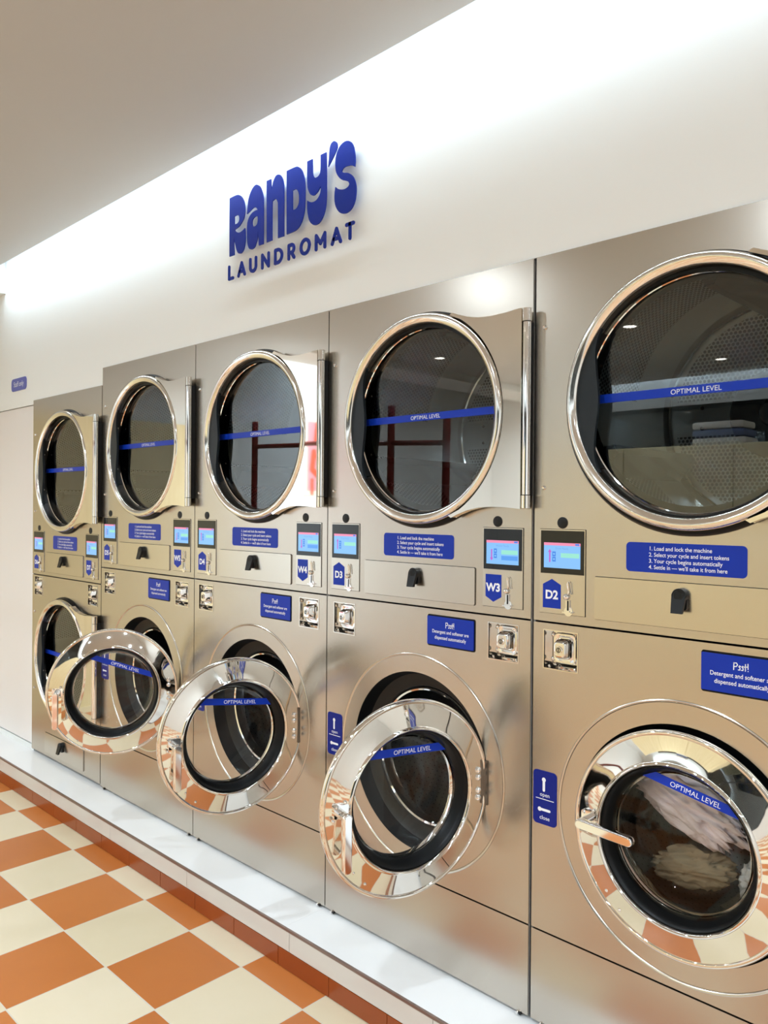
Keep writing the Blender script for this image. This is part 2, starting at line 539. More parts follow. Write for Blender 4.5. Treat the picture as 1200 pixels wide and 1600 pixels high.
# wall above and beside the machines, cut around them and around the staff door
outline = [(X_L, 0.0), (SEAM['1'] - 0.94, 0.0), (SEAM['1'] - 0.94, 2.0145), (SEAM['1'] - 0.0, 2.0145), (SEAM['1'], T_LOW), (SEAM['2'], T_LOW),
           (SEAM['2'], T_FULL), (SEAM['5'] + 0.802, T_FULL), (SEAM['5'] + 0.802, 0.0), (X_R, 0.0), (X_R, 3.1), (X_L, 3.1)]
struct('wall_back', MB().plate(outline, [], 0.006, 0.06, 'wall'), 'white plaster wall over the machines')
d = struct('door_1', MB().box(SEAM['1'] - 0.935, SEAM['1'] - 0.004, 0.010, 0.05, 0.168, 2.010, 'door_paint'), 'flush off-white staff door left of the machines')
struct('trim_1', MB().box(SEAM['1'] - 0.94, SEAM['1'], 0.012, 0.055, 0.0, 0.160, 'wall_plain').box(SEAM['1'] - 0.94, SEAM['1'], 0.052, 0.058, 0.15, 2.03, 'dark'))
struct('wall_left', MB().box(X_L - 0.08, X_L, Y_F, 0.0, 0, 3.1, 'wall_plain'))
struct('wall_front', MB().plate(rect(X_L, X_R, 0, 3.1), [rect(-4.3, 2.7, 0.45, 2.5)], Y_F - 0.08, Y_F, 'wall_plain'))
wb = MB().box(-4.3, 2.7, Y_F - 0.045, Y_F - 0.04, 0.45, 2.5, 'glass')
for xx in (-4.3, -2.57, -0.83, 0.9, 2.66):
    wb.box(xx, xx + 0.04, Y_F - 0.07, Y_F - 0.01, 0.45, 2.5, 'black')
wb.box(-4.3, 2.7, Y_F - 0.07, Y_F - 0.01, 0.45, 0.49, 'black').box(-4.3, 2.7, Y_F - 0.07, Y_F - 0.01, 2.46, 2.5, 'black')
struct('added_window_1', wb)  # unseen dark panes, added so the nearest steel mirrors something dark
struct('wall_right', MB().box(X_R, X_R + 0.08, Y_F, 0.06, 0, 3.1, 'wall_plain'))
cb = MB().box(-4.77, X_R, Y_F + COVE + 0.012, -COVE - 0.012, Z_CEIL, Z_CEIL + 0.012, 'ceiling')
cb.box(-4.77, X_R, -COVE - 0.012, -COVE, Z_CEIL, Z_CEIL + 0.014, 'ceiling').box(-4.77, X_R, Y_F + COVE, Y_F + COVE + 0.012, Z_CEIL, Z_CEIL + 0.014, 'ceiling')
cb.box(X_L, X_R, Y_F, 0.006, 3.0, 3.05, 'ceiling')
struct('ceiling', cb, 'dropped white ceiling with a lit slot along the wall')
struct('trim_2', MB().box(-5.2, -4.77, Y_F + 0.02, 0.004, 2.69, 3.0, 'wall_plain'), 'white box beam under the ceiling at the left end')

# plinth: white top, metal edge, white tiles toned by the mirrored floor over orange tiles painted in shade
pb = MB().box(X_L, X_R, PL_Y + 0.006, 1.0, 0.0, PL_Z - 0.004, 'grout')
struct('trim_3', pb)
tb = MB(); x = -5.565
while x < X_R:
    tb.box(x + 0.0002, min(x + 1.2 - 0.0002, X_R), PL_Y + 0.006, 0.95, PL_Z - 0.006, PL_Z, 'white_tile'); x += 1.2
struct('trim_4', tb, 'white glazed ledge under the machines')
struct('trim_5', MB().box(X_L, X_R, PL_Y - 0.0015, PL_Y + 0.006, PL_Z - 0.0085, PL_Z - 0.0005, 'edge_trim'))
tb = MB(); x = -5.515 - 0.0
while x < X_R:
    tb.box(x + 0.001, min(x + 0.596 - 0.001, X_R), PL_Y, PL_Y + 0.006, 0.0625, PL_Z - 0.0095, 'floor_tinted_tile'); x += 0.596
struct('trim_6', tb, bevel=0.0008)
tb = MB(); x = -5.634
while x < X_R:
    tb.box(max(x, X_L) + 0.001, min(x + 0.2426 - 0.001, X_R), PL_Y, PL_Y + 0.006, 0.002, 0.0600, 'shaded_orange_tile'); x += 0.2426
struct('trim_7', tb, bevel=0.0008)

# ------------------------------------------------------------------ stacked machines

BASE = PL_Z
RC = (0.42, 1.7235)      # dryer door centre
WC = (0.40, 0.718)       # washer opening centre
CACHE = {}


def cached(key, fn):
    if key not in CACHE:
        CACHE[key] = fn()
    return CACHE[key]


def off(pts, dz):
    return [(p[0], p[1] + dz) for p in pts]


def cabinet_mb(top, x1=0.797):
    b = MB(); x0 = 0.003
    b.box(x0, x0 + 0.004, 0.004, 0.9, BASE + 0.012, top - 0.002, 'cabinet').box(x1 - 0.004, x1, 0.004, 0.9, BASE + 0.012, top - 0.002, 'cabinet')
    b.box(x0, x1, 0.896, 0.9, BASE + 0.012, top - 0.002, 'cabinet').box(x0, x1, 0.004, 0.9, top - 0.005, top - 0.002, 'cabinet')
    b.box(x0 + 0.01, x1 - 0.01, 0.03, 0.88, BASE + 0.001, BASE + 0.02, 'dark')
    return b


def panel_mb(x0, x1, z0, z1, holes, key='steel', thick=0.014):
    return MB().plate(rect(x0, x1, z0, z1), holes, 0.0, thick, key)


def dryer_parts(p, dz, band_text='OPTIMAL LEVEL', band=(0.0, 0.0)):
    """dryer drum, gasket and closed door; dz lowers the whole set"""
    cx, cz = RC[0], RC[1] + dz
    T = (-0.4, 0, -BASE)

    def drum():
        b = MB(); c = (0.405, 1.735 + dz)
        b.lathe([(0.325, 0.07), (0.325, 0.58)], c, 'drum_wall', uvmode='wall')
        b.lathe([(0.262, 0.055), (0.30, 0.06), (0.325, 0.07)], c, 'tub')
        b.lathe([(0.325, 0.578), (0.305, 0.572), (0.300, 0.575)], c, 'satin')
        b.disc(c, 0.322, 0.58, 'drum_back', uv=True)
        return b.mesh('drum')
    dr = obj('drum', cached(('drum', dz), drum), p, T)
    for k in range(3):
        def lifter(k=k):
            b = MB(); a = math.radians((208, 328, 88)[k]); c = Vector((0.405, 0, 1.735 + dz))
            rad = Vector((math.cos(a), 0, math.sin(a))); tan = Vector((-math.sin(a), 0, math.cos(a)))
            v = []
            for y in (0.09, 0.56):
                for r, t in ((0.324, -0.04), (0.25, -0.012), (0.25, 0.012), (0.324, 0.04)):
                    q = c + rad * r + tan * t; v.append((q.x, y, q.z))
            b.add(v, [(0, 1, 5, 4), (1, 2, 6, 5), (2, 3, 7, 6), (0, 3, 2, 1), (4, 5, 6, 7)], 'cast')
            return b.mesh('lifter')
        obj('lifter', cached(('lifter', dz, k), lifter), dr)

    def hub():
        b = MB(); c = (0.405, 1.735 + dz)
        b.lathe([(0.0, 0.553), (0.035, 0.553), (0.04, 0.56), (0.115, 0.563), (0.122, 0.568), (0.125, 0.579)], c, 'tub', n=48)
        for sx in (-1, 1):
            for sz in (-1, 1):
                b.ball((c[0] + sx * 0.205, 0.577, c[1] + sz * 0.03), 0.006, 'black', 0.5)
        return b.mesh('fan_hub')
    obj('fan_hub', cached(('hub', dz), hub), dr)

    def gasket():
        b = MB(); c = (0.414, 1.7215 + dz)
        b.lathe([(0.270, 0.02), (0.270, -0.010), (0.300, -0.014), (0.310, -0.012), (0.3155, -0.004), (0.3155, 0.004)], c, 'rubber')
        b.lathe([(0.270, 0.02), (0.268, 0.055)], c, 'tub')
        return b.mesh('gasket')
    obj('gasket', cached(('gasket', dz), gasket), p, T)

    def ring():
        b = MB()
        b.lathe([(0.292, -0.012), (0.300, -0.013), (0.3045, -0.020), (0.3045, -0.030), (0.3010, -0.0385), (0.2945, -0.0425), (0.2880, -0.0415),
                 (0.2830, -0.0375), (0.2785, -0.0360), (0.2765, -0.0320), (0.2765, -0.026)], (cx, cz), 'satin', n=128)
        b.lathe([(0.2765, -0.026), (0.274, -0.010), (0.2705, 0.004), (0.2705, 0.009)], (cx, cz), 'cast', n=128)
        b.lathe([(0.2705, 0.003), (0.2675, 0.0015), (0.2655, 0.004)], (cx, cz), 'chrome', n=128)
        return b.mesh('dryer_door', sharp=60)
    door = obj('dryer_door', cached(('ring', dz), ring), p, T)

    def pane():
        return MB().disc((cx, cz), 0.268, 0.0075, 'glass', n=96).mesh('door_glass')
    obj('door_glass', cached(('pane', dz), pane), door)

    def grip():
        n = 28; outer = []; inner = []
        for i in range(n + 1):
            t = i / n; a = math.radians(141 + 77 * t)
            outer.append((cx + 0.2772 * math.cos(a), cz + 0.2772 * math.sin(a)))
            w = 0.004 + 0.052 * max(0, math.sin(math.pi * min(1, max(0, (t - 0.03) / 0.94)))) ** 1.35
            inner.append((cx + (0.2772 - w) * math.cos(a), cz + (0.2772 - w) * math.sin(a)))
        lp = outer + inner[::-1]
        b = MB(); b.plate(lp, [], -0.028, -0.018, 'slate')
        b.lathe([(0.2735, -0.018), (0.2725, -0.010), (0.2690, 0.003)], (cx, cz), 'black', n=40, a0=math.radians(143), a1=math.radians(216))
        for zz in (-0.09, 0.095):
            b.ball((cx - 0.246, -0.012, cz + zz), 0.005, 'chrome')
        return b.mesh('door_grip')
    obj('door_grip', cached(('grip', dz), grip), door, bevel=0.002)

    def hplate():
        tipx, topz, edge = 0.545, 0.279, 0.785
        up = [(tipx, topz), (tipx + 0.010, topz + 0.006), (0.575, 0.276), (0.61, 0.264), (0.65, 0.256), (0.69, 0.2535), (0.735, 0.2545), (edge, 0.259)]
        dn = [(x, -z) for x, z in up[::-1]]
        arc = []
        a_t = math.asin(min(1, (topz - 0.006) / 0.309)); n = 30
        for i in range(n + 1):
            a = -a_t + 2 * a_t * i / n
            arc.append((cx + 0.309 * math.cos(a), 0.309 * math.sin(a)))
        lp = [(x, z + cz) for x, z in up[::-1]]
        lp = [(x, z + cz) for x, z in (dn + up[::-1])]  # placeholder order fixed below
        lp = [(x, z + cz) for x, z in up[::-1]] + [(x, z + cz) for x, z in arc[::-1]][1:-1] + [(x, z + cz) for x, z in dn[::-1]]
        return MB().plate(lp, [], -0.038, -0.014, 'polish').mesh('hinge_plate')
    obj('hinge_plate', cached(('hplate', dz), hplate), door, bevel=0.004)

    def barrel():
        b = MB(); hx, hy = 0.7955, -0.028
        b.tube([(hx, hy, cz - 0.222), (hx, hy, cz + 0.222)], 0.0105, 'chrome', 20)
        for s in (-1, 1):
            b.tube([(hx, hy, cz + s * 0.224), (hx, hy, cz + s * 0.257)], 0.0118, 'satin', 20)
            b.box(hx - 0.012, hx, hy - 0.006, hy + 0.010, cz + s * 0.240 - 0.016, cz + s * 0.240 + 0.016, 'satin')
        b.box(hx - 0.014, hx + 0.002, -0.020, 0.0, cz - 0.225, cz + 0.225, 'dark')
        return b.mesh('hinge_barrel')
    obj('hinge_barrel', cached(('barrel', dz), barrel), door)

    def bandm():
        b = MB(); zb, tl = band; zc = cz + 0.0095 + zb; r = 0.264
        hw = math.sqrt(r * r - 0.02 ** 2)
        pts = [(cx - hw, zc - 0.0105 - tl), (cx + hw, zc - 0.0105 + tl), (cx + hw, zc + 0.0105 + tl), (cx - hw, zc + 0.0105 - tl)]
        b.plate(pts, [], 0.0055, 0.0065, 'blue_band')
        b.text(band_text, 0.0165, cx + 0.0, zc - 0.0058, 0.0052, 'white_ink', 'CENTER', bold=0.0)
        return b.mesh('level_band')
    obj('level_band', bandm(), door)


def control_panel(p, x0, z_top, tagtxt, kind, up):
    """slim panel with touch screen, number tag and token slot. kind D or W, up: tag points up"""
    h = 0.213; w = 0.130; z0 = z_top - h
    T = (-0.4, 0, -BASE)
    b = MB(); b.plate(rect(x0, x0 + w, z0, z_top), [], -0.0025, 0.001, 'steel_clean')
    cp = obj('control_panel', b, p, T, bevel=0.0012)
    obj('panel_gap', MB().plate(rect(x0 - 0.0012, x0 + w + 0.0012, z0 - 0.0012, z_top + 0.0012), [], -0.0004, 0.001, 'dark'), cp)
    b = MB().box(x0 + 0.003, x0 + w - 0.003, -0.0035, -0.0024, z0 + 0.101, z_top - 0.003, 'gloss_black')
    obj('display_glass', b, cp)
    sx0, sx1, sz0, sz1 = x0 + 0.0125, x0 + w - 0.0125, z0 + 0.1155, z0 + 0.1795
    y = -0.0037; b = MB(); W_, H_ = sx1 - sx0, sz1 - sz0

    def q(u0, u1, v0, v1, key, dy):
        b.add([(sx0 + u0 * W_, y - dy, sz0 + v0 * H_), (sx0 + u1 * W_, y - dy, sz0 + v0 * H_), (sx0 + u1 * W_, y - dy, sz0 + v1 * H_), (sx0 + u0 * W_, y - dy, sz0 + v1 * H_)], [(0, 1, 2, 3)], key)
    q(0, 1, 0, 1, 'scr_bg', 0); q(0, 1, 0.89, 1, 'scr_bar', 0.00008); q(0.86, 0.97, 0.91, 0.98, 'scr_icon', 0.00016)
    q(0.145, 0.185, 0.22, 0.62, 'scr_arrow', 0.00008)
    az = sz0 + H_ * (0.62 if kind == 'D' else 0.26); sg = 1 if kind == 'D' else -1
    ax = sx0 + W_ * 0.165
    b.add([(ax - 0.0052, y - 0.00012, az), (ax + 0.0052, y - 0.00012, az), (ax, y - 0.00012, az + sg * 0.0085)], [(0, 1, 2)], 'scr_arrow')
    for v0 in (0.25, 0.46):
        q(0.235, 0.33, v0, v0 + 0.19, 'scr_icon', 0.00008)
        b.add([(sx0 + W_ * 0.2825 + 0.0028 * math.cos(t * 0.785), y - 0.00016, sz0 + H_ * (v0 + 0.095) + 0.0028 * math.sin(t * 0.785)) for t in range(8)], [tuple(range(8))], 'scr_bg')
    q(0.47, 0.97, 0.42, 0.60, 'scr_green', 0.00008)
    if kind == 'W':
        q(0.47, 0.97, 0.18, 0.36, 'scr_btn', 0.00008)
    b.text('Dryer Ready' if kind == 'D' else 'Washer Ready', 0.0072, sx0 + 0.5 * W_, sz0 + 0.74 * H_, y - 0.00012, 'scr_txt', 'CENTER')
    obj('touch_screen', b, cp)
    # number tag
    tx0 = x0 + 0.010; tw = 0.052; b = MB(); lo = z0 + 0.013; hi = z0 + 0.087
    if up:
        lp = [(tx0, lo), (tx0 + tw, lo), (tx0 + tw, hi - 0.014), (tx0 + tw / 2, hi), (tx0, hi - 0.014)]
    else:
        lp = [(tx0, lo + 0.014), (tx0 + tw / 2, lo), (tx0 + tw, lo + 0.014), (tx0 + tw, hi), (tx0, hi)]
    b.plate(lp, [], -0.0033, -0.0024, 'blue')
    if tagtxt:
        b.text(tagtxt, 0.030 if len(tagtxt) < 3 else 0.024, tx0 + tw / 2, (lo + hi) / 2 - (0.013 if up else 0.008), -0.0035, 'white_ink', 'CENTER', bold=0.0011)
    obj('number_tag', b, cp)

    # token slot
    b = MB(); kx = x0 + 0.0835
    b.ball((kx - 0.004, -0.006, z0 + 0.045), 0.0078, 'chrome', 0.8)
    b.tube([(kx - 0.001, -0.004, z0 + 0.05), (kx + 0.003, -0.006, z0 + 0.056), (kx + 0.0005, -0.008, z0 + 0.078), (kx + 0.003, -0.008, z0 + 0.083), (kx + 0.0065, -0.008, z0 + 0.080), (kx + 0.011, -0.006, z0 + 0.052)], 0.0014, 'chrome', 8)
    b.box(kx - 0.005, kx + 0.0055, -0.0065, -0.002, z0 + 0.008, z0 + 0.037, 'chrome').box(kx - 0.0008, kx + 0.004, -0.0067, -0.006, z0 + 0.011, z0 + 0.036, 'dark')
    b.lathe([(0.0, -0.004), (0.012, -0.004), (0.012, -0.002)], (kx + 0.001, z0 + 0.0085), 'chrome', n=20)
    b.box(kx - 0.012, kx + 0.013, -0.012, -0.002, z0 + 0.0055, z0 + 0.0085, 'chrome')
    obj('token_slot', b, cp)


def lock_box(p, x0, z0, s=0.101):
    T = (-0.4, 0, -BASE)

    def frame():
        b = MB(); d = 0.022; t = 0.0025; x1, z1 = x0 + s, z0 + s
        b.plate(rect(x0, x1, z0, z1), [rect(x0 + t, x1 - t, z0 + t, z1 - t)], -0.0015, 0.004, 'satin')
        b.box(x0 + t, x1 - t, d, d + 0.002, z0 + t, z1 - t, 'satin')
        for a in ((x0 + t - 0.001, x0 + t, z0, z1), (x1 - t, x1 - t + 0.001, z0, z1)):
            b.box(a[0], a[1], 0, d, a[2], a[3], 'satin')
        b.box(x0, x1, 0, d, z0 + t - 0.001, z0 + t, 'satin').box(x0, x1, 0, d, z1 - t, z1 - t + 0.001, 'satin')
        # sloping lower shelf
        b.add([(x0 + t, 0.001, z0 + t), (x1 - t, 0.001, z0 + t), (x1 - t, d, z0 + t + 0.013), (x0 + t, d, z0 + t + 0.013)], [(0, 1, 2, 3)], 'satin')
        for ux, uz in ((0.17, 0.85), (0.86, 0.85), (0.17, 0.24), (0.86, 0.24)):
            b.ball((x0 + s * ux, d - 0.002, z0 + s * uz), 0.0062, 'chrome', 0.7)
        for ux in (0.14, 0.88):
            b.ball((x0 + s * ux, 0.006, z0 + s * 0.075), 0.0035, 'chrome', 0.8)
        return b.mesh('lock_box')
    lb = obj('lock_box', cached(('lockf', x0, z0), frame), p, T)

    def cover():
        b = MB(); cx, cz = x0 + s * 0.57, z0 + s * 0.55
        lv = []
        for (hw, hh, y) in ((0.032, 0.038, 0.022), (0.033, 0.039, 0.012), (0.031, 0.037, 0.008), (0.026, 0.032, 0.008), (0.023, 0.028, 0.010), (0.016, 0.019, -0.016), (0.0145, 0.0175, -0.018), (0.012, 0.015, -0.0185)):
            lv.append([(x, y, z) for x, z in rrect(cx - hw, cx + hw, cz - hh, cz + hh, min(hw, hh) * 0.45, 5)])
        n = len(lv[0]); v = [q for l in lv for q in l]; f = []
        for k in range(len(lv) - 1):
            for i in range(n):
                f.append((k * n + i, k * n + (i + 1) % n, (k + 1) * n + (i + 1) % n, (k + 1) * n + i))
        b.add(v, f, 'chrome', True); b.add(lv[-1], [tuple(range(n))], 'chrome')
        b.lathe([(0.0, -0.0215), (0.0085, -0.0215), (0.0095, -0.0205), (0.0095, -0.018)], (cx, cz), 'satin', n=24)
        b.lathe([(0.0045, -0.0218), (0.0065, -0.0218)], (cx, cz), 'dark', n=20)
        b.box(cx - 0.001, cx + 0.001, -0.0222, -0.0215, cz - 0.004, cz + 0.004, 'dark')
        return b.mesh('key_lock', sharp=25)
    obj('key_lock', cached(('lockc', x0, z0), cover), lb)


def lint_drawer(p, x0, x1, z0, z1, kx):
    T = (-0.4, 0, -BASE)
    d = obj('lint_drawer', MB().plate(rrect(x0, x1, z0, z1, 0.004, 3), [], -0.0045, 0.001, 'steel_clean'), p, T, bevel=0.0015)
    obj('drawer_gap', MB().plate(rrect(x0 - 0.0013, x1 + 0.0013, z0 - 0.0013, z1 + 0.0013, 0.004, 3), [], -0.0004, 0.001, 'dark'), d)
    b = MB(); kz = z1 - 0.028
    b.lathe([(0.0, -0.022), (0.010, -0.022), (0.012, -0.020), (0.0150, -0.020), (0.0165, -0.018), (0.0165, -0.0045)], (kx, kz), 'black', n=32)
    b.plate(rrect(kx - 0.0150, kx + 0.0150, kz - 0.032, kz, 0.005, 3), [], -0.010, -0.0045, 'black')
    v = []
    for zz, yy, hw in ((kz + 0.004, -0.0195, 0.0158), (kz - 0.014, -0.0235, 0.0150), (kz - 0.0385, -0.031, 0.0128)):
        v += [(kx - hw, yy, zz), (kx + hw, yy, zz), (kx + hw, yy + 0.008, zz), (kx - hw, yy + 0.008, zz)]
    f = [(0, 1, 2, 3), (8, 11, 10, 9)]
    for k in (0, 4):
        f += [(k + a, k + (a + 1) % 4, k + 4 + (a + 1) % 4, k + 4 + a) for a in range(4)]
    b.add(v, f, 'black')
    b.box(kx - 0.003, kx + 0.003, -0.0226, -0.022, kz - 0.006, kz + 0.006, 'dark')
    obj('drawer_latch', b, d, label='black turn latch')


def instruction_label(p, x0, z0):
    T = (-0.4, 0, -BASE); w, h = 0.276, 0.069
    b = MB().plate(rrect(x0, x0 + w, z0, z0 + h, 0.010), [], -0.0010, 0.0, 'blue')
    for i, (n, t) in enumerate((('1.', 'Load and lock the machine'), ('2.', 'Select your cycle and insert tokens'), ('3.', 'Your cycle begins automatically'), ('4.', "Settle in \u2014 we'll take it from here"))):
        z = z0 + h - 0.0178 - i * 0.01430
        b.text(n, 0.0132, x0 + 0.056, z, -0.0013, 'white_ink', bold=0.0001)
        b.text(t, 0.0132, x0 + 0.0685, z, -0.0013, 'white_ink', bold=0.0001, sx={0: 0.93, 1: 0.91, 2: 0.93, 3: 0.91}[i])
    obj('instruction_label', b, p, T)


def psst_label(p):
    T = (-0.4, 0, -BASE); x0, x1, z0, z1 = 0.441, 0.616, 1.067, 1.158
    b = MB().plate(rrect(x0, x1, z0, z1, 0.006), [], -0.0008, 0.001, 'rubber')
    b.plate(rrect(x0 + 0.001, x1 - 0.0045, z0 + 0.0045, z1 - 0.0045, 0.003), [], -0.0035, 0.0, 'blue')
    sx, sz = x0 + 0.071, z1 - 0.034; k = 0.0075; y = -0.0039
    for st in ([(0, 0), (0.05, 2)], [(0, 1.9), (0.9, 2.0), (1.25, 1.5), (0.9, 1.0), (0.1, 0.9)],
               [(2.3, 1.1), (1.9, 1.3), (1.7, 1.0), (2.1, 0.6), (2.0, 0.1), (1.5, 0.1)], [(3.2, 1.1), (2.9, 1.3), (2.7, 1.0), (3.1, 0.6), (3.0, 0.1), (2.5, 0.1)],
               [(3.8, 1.9), (3.8, 0)], [(3.3, 1.1), (4.5, 1.25)], [(4.6, 2.1), (4.65, 0.6)], [(4.65, 0.02), (4.67, 0.0)]):
        b.ribbon([(sx + q[0] * k * 0.85, sz + q[1] * k) for q in st], 0.0019, y, 'white_ink')
    b.text('Detergent and softener are', 0.0138, x0 + 0.087, z0 + 0.0395, y, 'white_ink', 'CENTER', bold=0.0001, sx=0.87)
    b.text('dispensed automatically', 0.0138, x0 + 0.087, z0 + 0.0225, y, 'white_ink', 'CENTER', bold=0.0001, sx=0.87)
    obj('detergent_label', b, p, T)


def handle_label(p):
    T = (-0.4, 0, -BASE); x0, x1, z0, z1 = 0.008, 0.078, 0.656, 0.794
    b = MB().plate(rrect(x0, x1, z0, z1, 0.011), [], -0.0010, 0.0, 'blue_deep'); y = -0.0014; cx = (x0 + x1) / 2
    b.ribbon([(cx - 0.003, z1 - 0.024), (cx - 0.003, z1 - 0.050)], 0.0072, y, 'white_ink'); b.add([(cx - 0.003 + 0.0058 * math.cos(t * 0.3927), y - 0.0001, z1 - 0.023 + 0.0058 * math.sin(t * 0.3927)) for t in range(16)], [tuple(range(16))], 'white_ink')
    b.text('open', 0.0145, cx, z1 - 0.066, y, 'white_ink', 'CENTER')
    b.ribbon([(x0 + 0.009, z0 + 0.065), (x1 - 0.009, z0 + 0.065)], 0.0018, y, 'white_ink')
    b.ribbon([(cx - 0.015, z0 + 0.038), (cx + 0.014, z0 + 0.038)], 0.0066, y, 'white_ink'); b.add([(cx - 0.015 + 0.0056 * math.cos(t * 0.3927), y - 0.0001, z0 + 0.038 + 0.0056 * math.sin(t * 0.3927)) for t in range(16)], [tuple(range(16))], 'white_ink')
    b.text('close', 0.0145, cx, z0 + 0.013, y, 'white_ink', 'CENTER')
    obj('handle_guide_label', b, p, T)


def washer(p, phi, hx, hy, opened, band):
    """washer opening, drum, hinge and swinging door. phi is the opening angle"""
    T = (-0.4, 0, -BASE)

    def tub():
        b = MB()
        b.lathe([(0.2625, 0.0), (0.262, 0.014), (0.250, 0.045), (0.232, 0.055), (0.212, 0.058), (0.206, 0.066)], WC, 'tub')
        b.lathe([(0.206, 0.062), (0.203, 0.057), (0.198, 0.060), (0.196, 0.080), (0.20, 0.10), (0.25, 0.105)], WC, 'chrome')
        return b.mesh('door_gasket')
    obj('door_gasket', cached('tub', tub), p, T, label='black rubber door gasket')

    def drum():
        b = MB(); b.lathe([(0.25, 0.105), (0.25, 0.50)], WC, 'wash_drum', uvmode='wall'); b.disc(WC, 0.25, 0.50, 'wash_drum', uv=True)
        b.lathe([(0.0, 0.485), (0.05, 0.487), (0.09, 0.497)], WC, 'satin', n=40)
        return b.mesh('washer_drum')
    obj('washer_drum', cached('wdrum', drum), p, T)
    obj('embossed_ring', cached('emb', lambda: MB().lathe([(0.3190, 0.001), (0.3180, -0.0022), (0.3160, -0.0034), (0.3135, -0.0026), (0.3110, -0.0006), (0.3105, 0.001)], WC, 'steel_clean', n=128).mesh('embossed_ring')), p, T)

    R = 0.254; c = (-R, 0.0)

    def ring():
        b = MB()
        b.lathe([(0.240, 0.012), (0.2500, 0.009), (0.2540, 0.002), (0.2540, -0.006), (0.2515, -0.0115), (0.2475, -0.0130), (0.2440, -0.0115), (0.2425, -0.0095)], c, 'polish', n=144)
        b.lathe([(0.2425, -0.0095), (0.232, -0.0118), (0.215, -0.0160), (0.20, -0.0205), (0.188, -0.0245)], c, 'polish', n=144)
        b.lathe([(0.188, -0.0245), (0.1855, -0.0285), (0.1815, -0.0300), (0.1785, -0.0280), (0.1775, -0.022), (0.1775, 0.004)], c, 'polish', n=144)
        b.lathe([(0.240, 0.012), (0.20, 0.022), (0.165, 0.022)], c, 'cast', n=96)
        # rivets at the hinge side and two small screws
        for z in (0.040, 0.020, -0.014, -0.034):
            b.ball((c[0] + 0.2165, -0.017, z), 0.0085, 'chrome', 0.7)
        for x, z in ((-0.132, -0.188), (-0.165, -0.153)):
            b.ball((c[0] + x, -0.0125, z), 0.0042, 'chrome', 0.8)
        return b.mesh('washer_door', sharp=50)
    D = obj('washer_door', cached('wring', ring), p, (hx - 0.4, hy, WC[1] - BASE), (0, 0, phi), label='polished round door standing open' if opened else 'polished round door, closed')

    def seal():
        return MB().lathe([(0.1778, -0.018), (0.1755, -0.0205), (0.1715, -0.018), (0.167, -0.010), (0.163, -0.001), (0.160, 0.006), (0.158, 0.014), (0.165, 0.024), (0.178, 0.024)], c, 'rubber', n=96).mesh('door_seal')
    obj('door_seal', cached('wseal', seal), D)

    def bowl():
        b = MB()
        b.lathe([(0.158, 0.010), (0.154, 0.024), (0.149, 0.036), (0.146, 0.048), (0.142, 0.060), (0.136, 0.069), (0.124, 0.075), (0.09, 0.079), (0.05, 0.081), (0.0, 0.0815)], c, 'bowl', n=96)
        return b.mesh('glass_bowl', sharp=80)
    obj('glass_bowl', cached('bowl', bowl), D)
    obj('bowl_rim', cached('bowlrim', lambda: MB().lathe([(0.1585, 0.014), (0.160, 0.020), (0.1585, 0.028), (0.153, 0.030), (0.1515, 0.022), (0.1525, 0.014)], c, 'chrome', n=96).mesh('bowl_rim')), D)
    obj('outer_pane', cached('opane', lambda: MB().disc(c, 0.161, 0.0045, 'bowl', n=96).mesh('outer_pane')), D)
    # level band
    (bx0, bz0), (bx1, bz1) = band
    ang = math.atan2(bz1 - bz0, bx1 - bx0); rr = 0.160
    nx, nz = -math.sin(ang), math.cos(ang); dist = bx0 * nx + bz0 * nz
    b = MB(); lp = []
    for s, hw in ((-1, 1), (1, 1), (1, -1), (-1, -1)):
        dd = dist + (0.0105 if hw < 0 else -0.0105); L_ = math.sqrt(max(1e-6, rr * rr - dd * dd))
        lp.append((c[0] + nx * dd + s * L_ * math.cos(ang), nz * dd + s * L_ * math.sin(ang)))
    b.plate(lp, [], 0.0025, 0.0035, 'blue_band')
    sub = MB(); sub.text('OPTIMAL LEVEL', 0.0165, 0, -0.0058, 0, 'white_ink', 'CENTER')
    mx, mz = c[0] + nx * dist, nz * dist
    mx += 0.012 * math.cos(ang); mz += 0.012 * math.sin(ang)
    v = [(mx + q[0] * math.cos(ang) - q[2] * math.sin(ang), 0.0022, mz + q[0] * math.sin(ang) + q[2] * math.cos(ang)) for q in sub.v]
    b.add(v, sub.f, 'white_ink')
    obj('level_band', b, D)
    # handle

    def handle():
        b = MB()
        b.tube([(0, 0.040, 0), (0, 0.010, 0)], 0.0112, 'chrome', 24); b.tube([(0, 0.0095, 0), (0, -0.012, 0)], 0.0105, 'chrome', 24)
        n = 20; lv = []
        for w, t0 in ((0.0085, -0.013), (0.0105, -0.0115), (0.0115, -0.008), (0.0115, 0.002), (0.0100, 0.006), (0.0075, 0.0075)):
            lp = []
            for k in range(11):
                a = math.radians(-90 + 18 * k); lp.append((0.122 + w * math.cos(a), t0, w * math.sin(a)))
            for k in range(11):
                a = math.radians(90 + 18 * k); lp.append((0.0 + w * math.cos(a), t0, w * math.sin(a)))
            lv.append(lp)
        n = len(lv[0]); v = [q for l in lv for q in l]; f = []
        for k in range(len(lv) - 1):
            for i in range(n):
                f.append((k * n + i, k * n + (i + 1) % n, (k + 1) * n + (i + 1) % n, (k + 1) * n + i))
        b.add(v, f, 'chrome', True); b.add(lv[0], [tuple(range(n))[::-1]], 'chrome'); b.add(lv[-1], [tuple(range(n))], 'chrome')
        return b.mesh('door_handle', sharp=50)
    obj('door_handle', cached('handle', handle), D, (c[0] - 0.209, -0.055, 0.006), (0, math.radians(90 if opened else 3), 0))

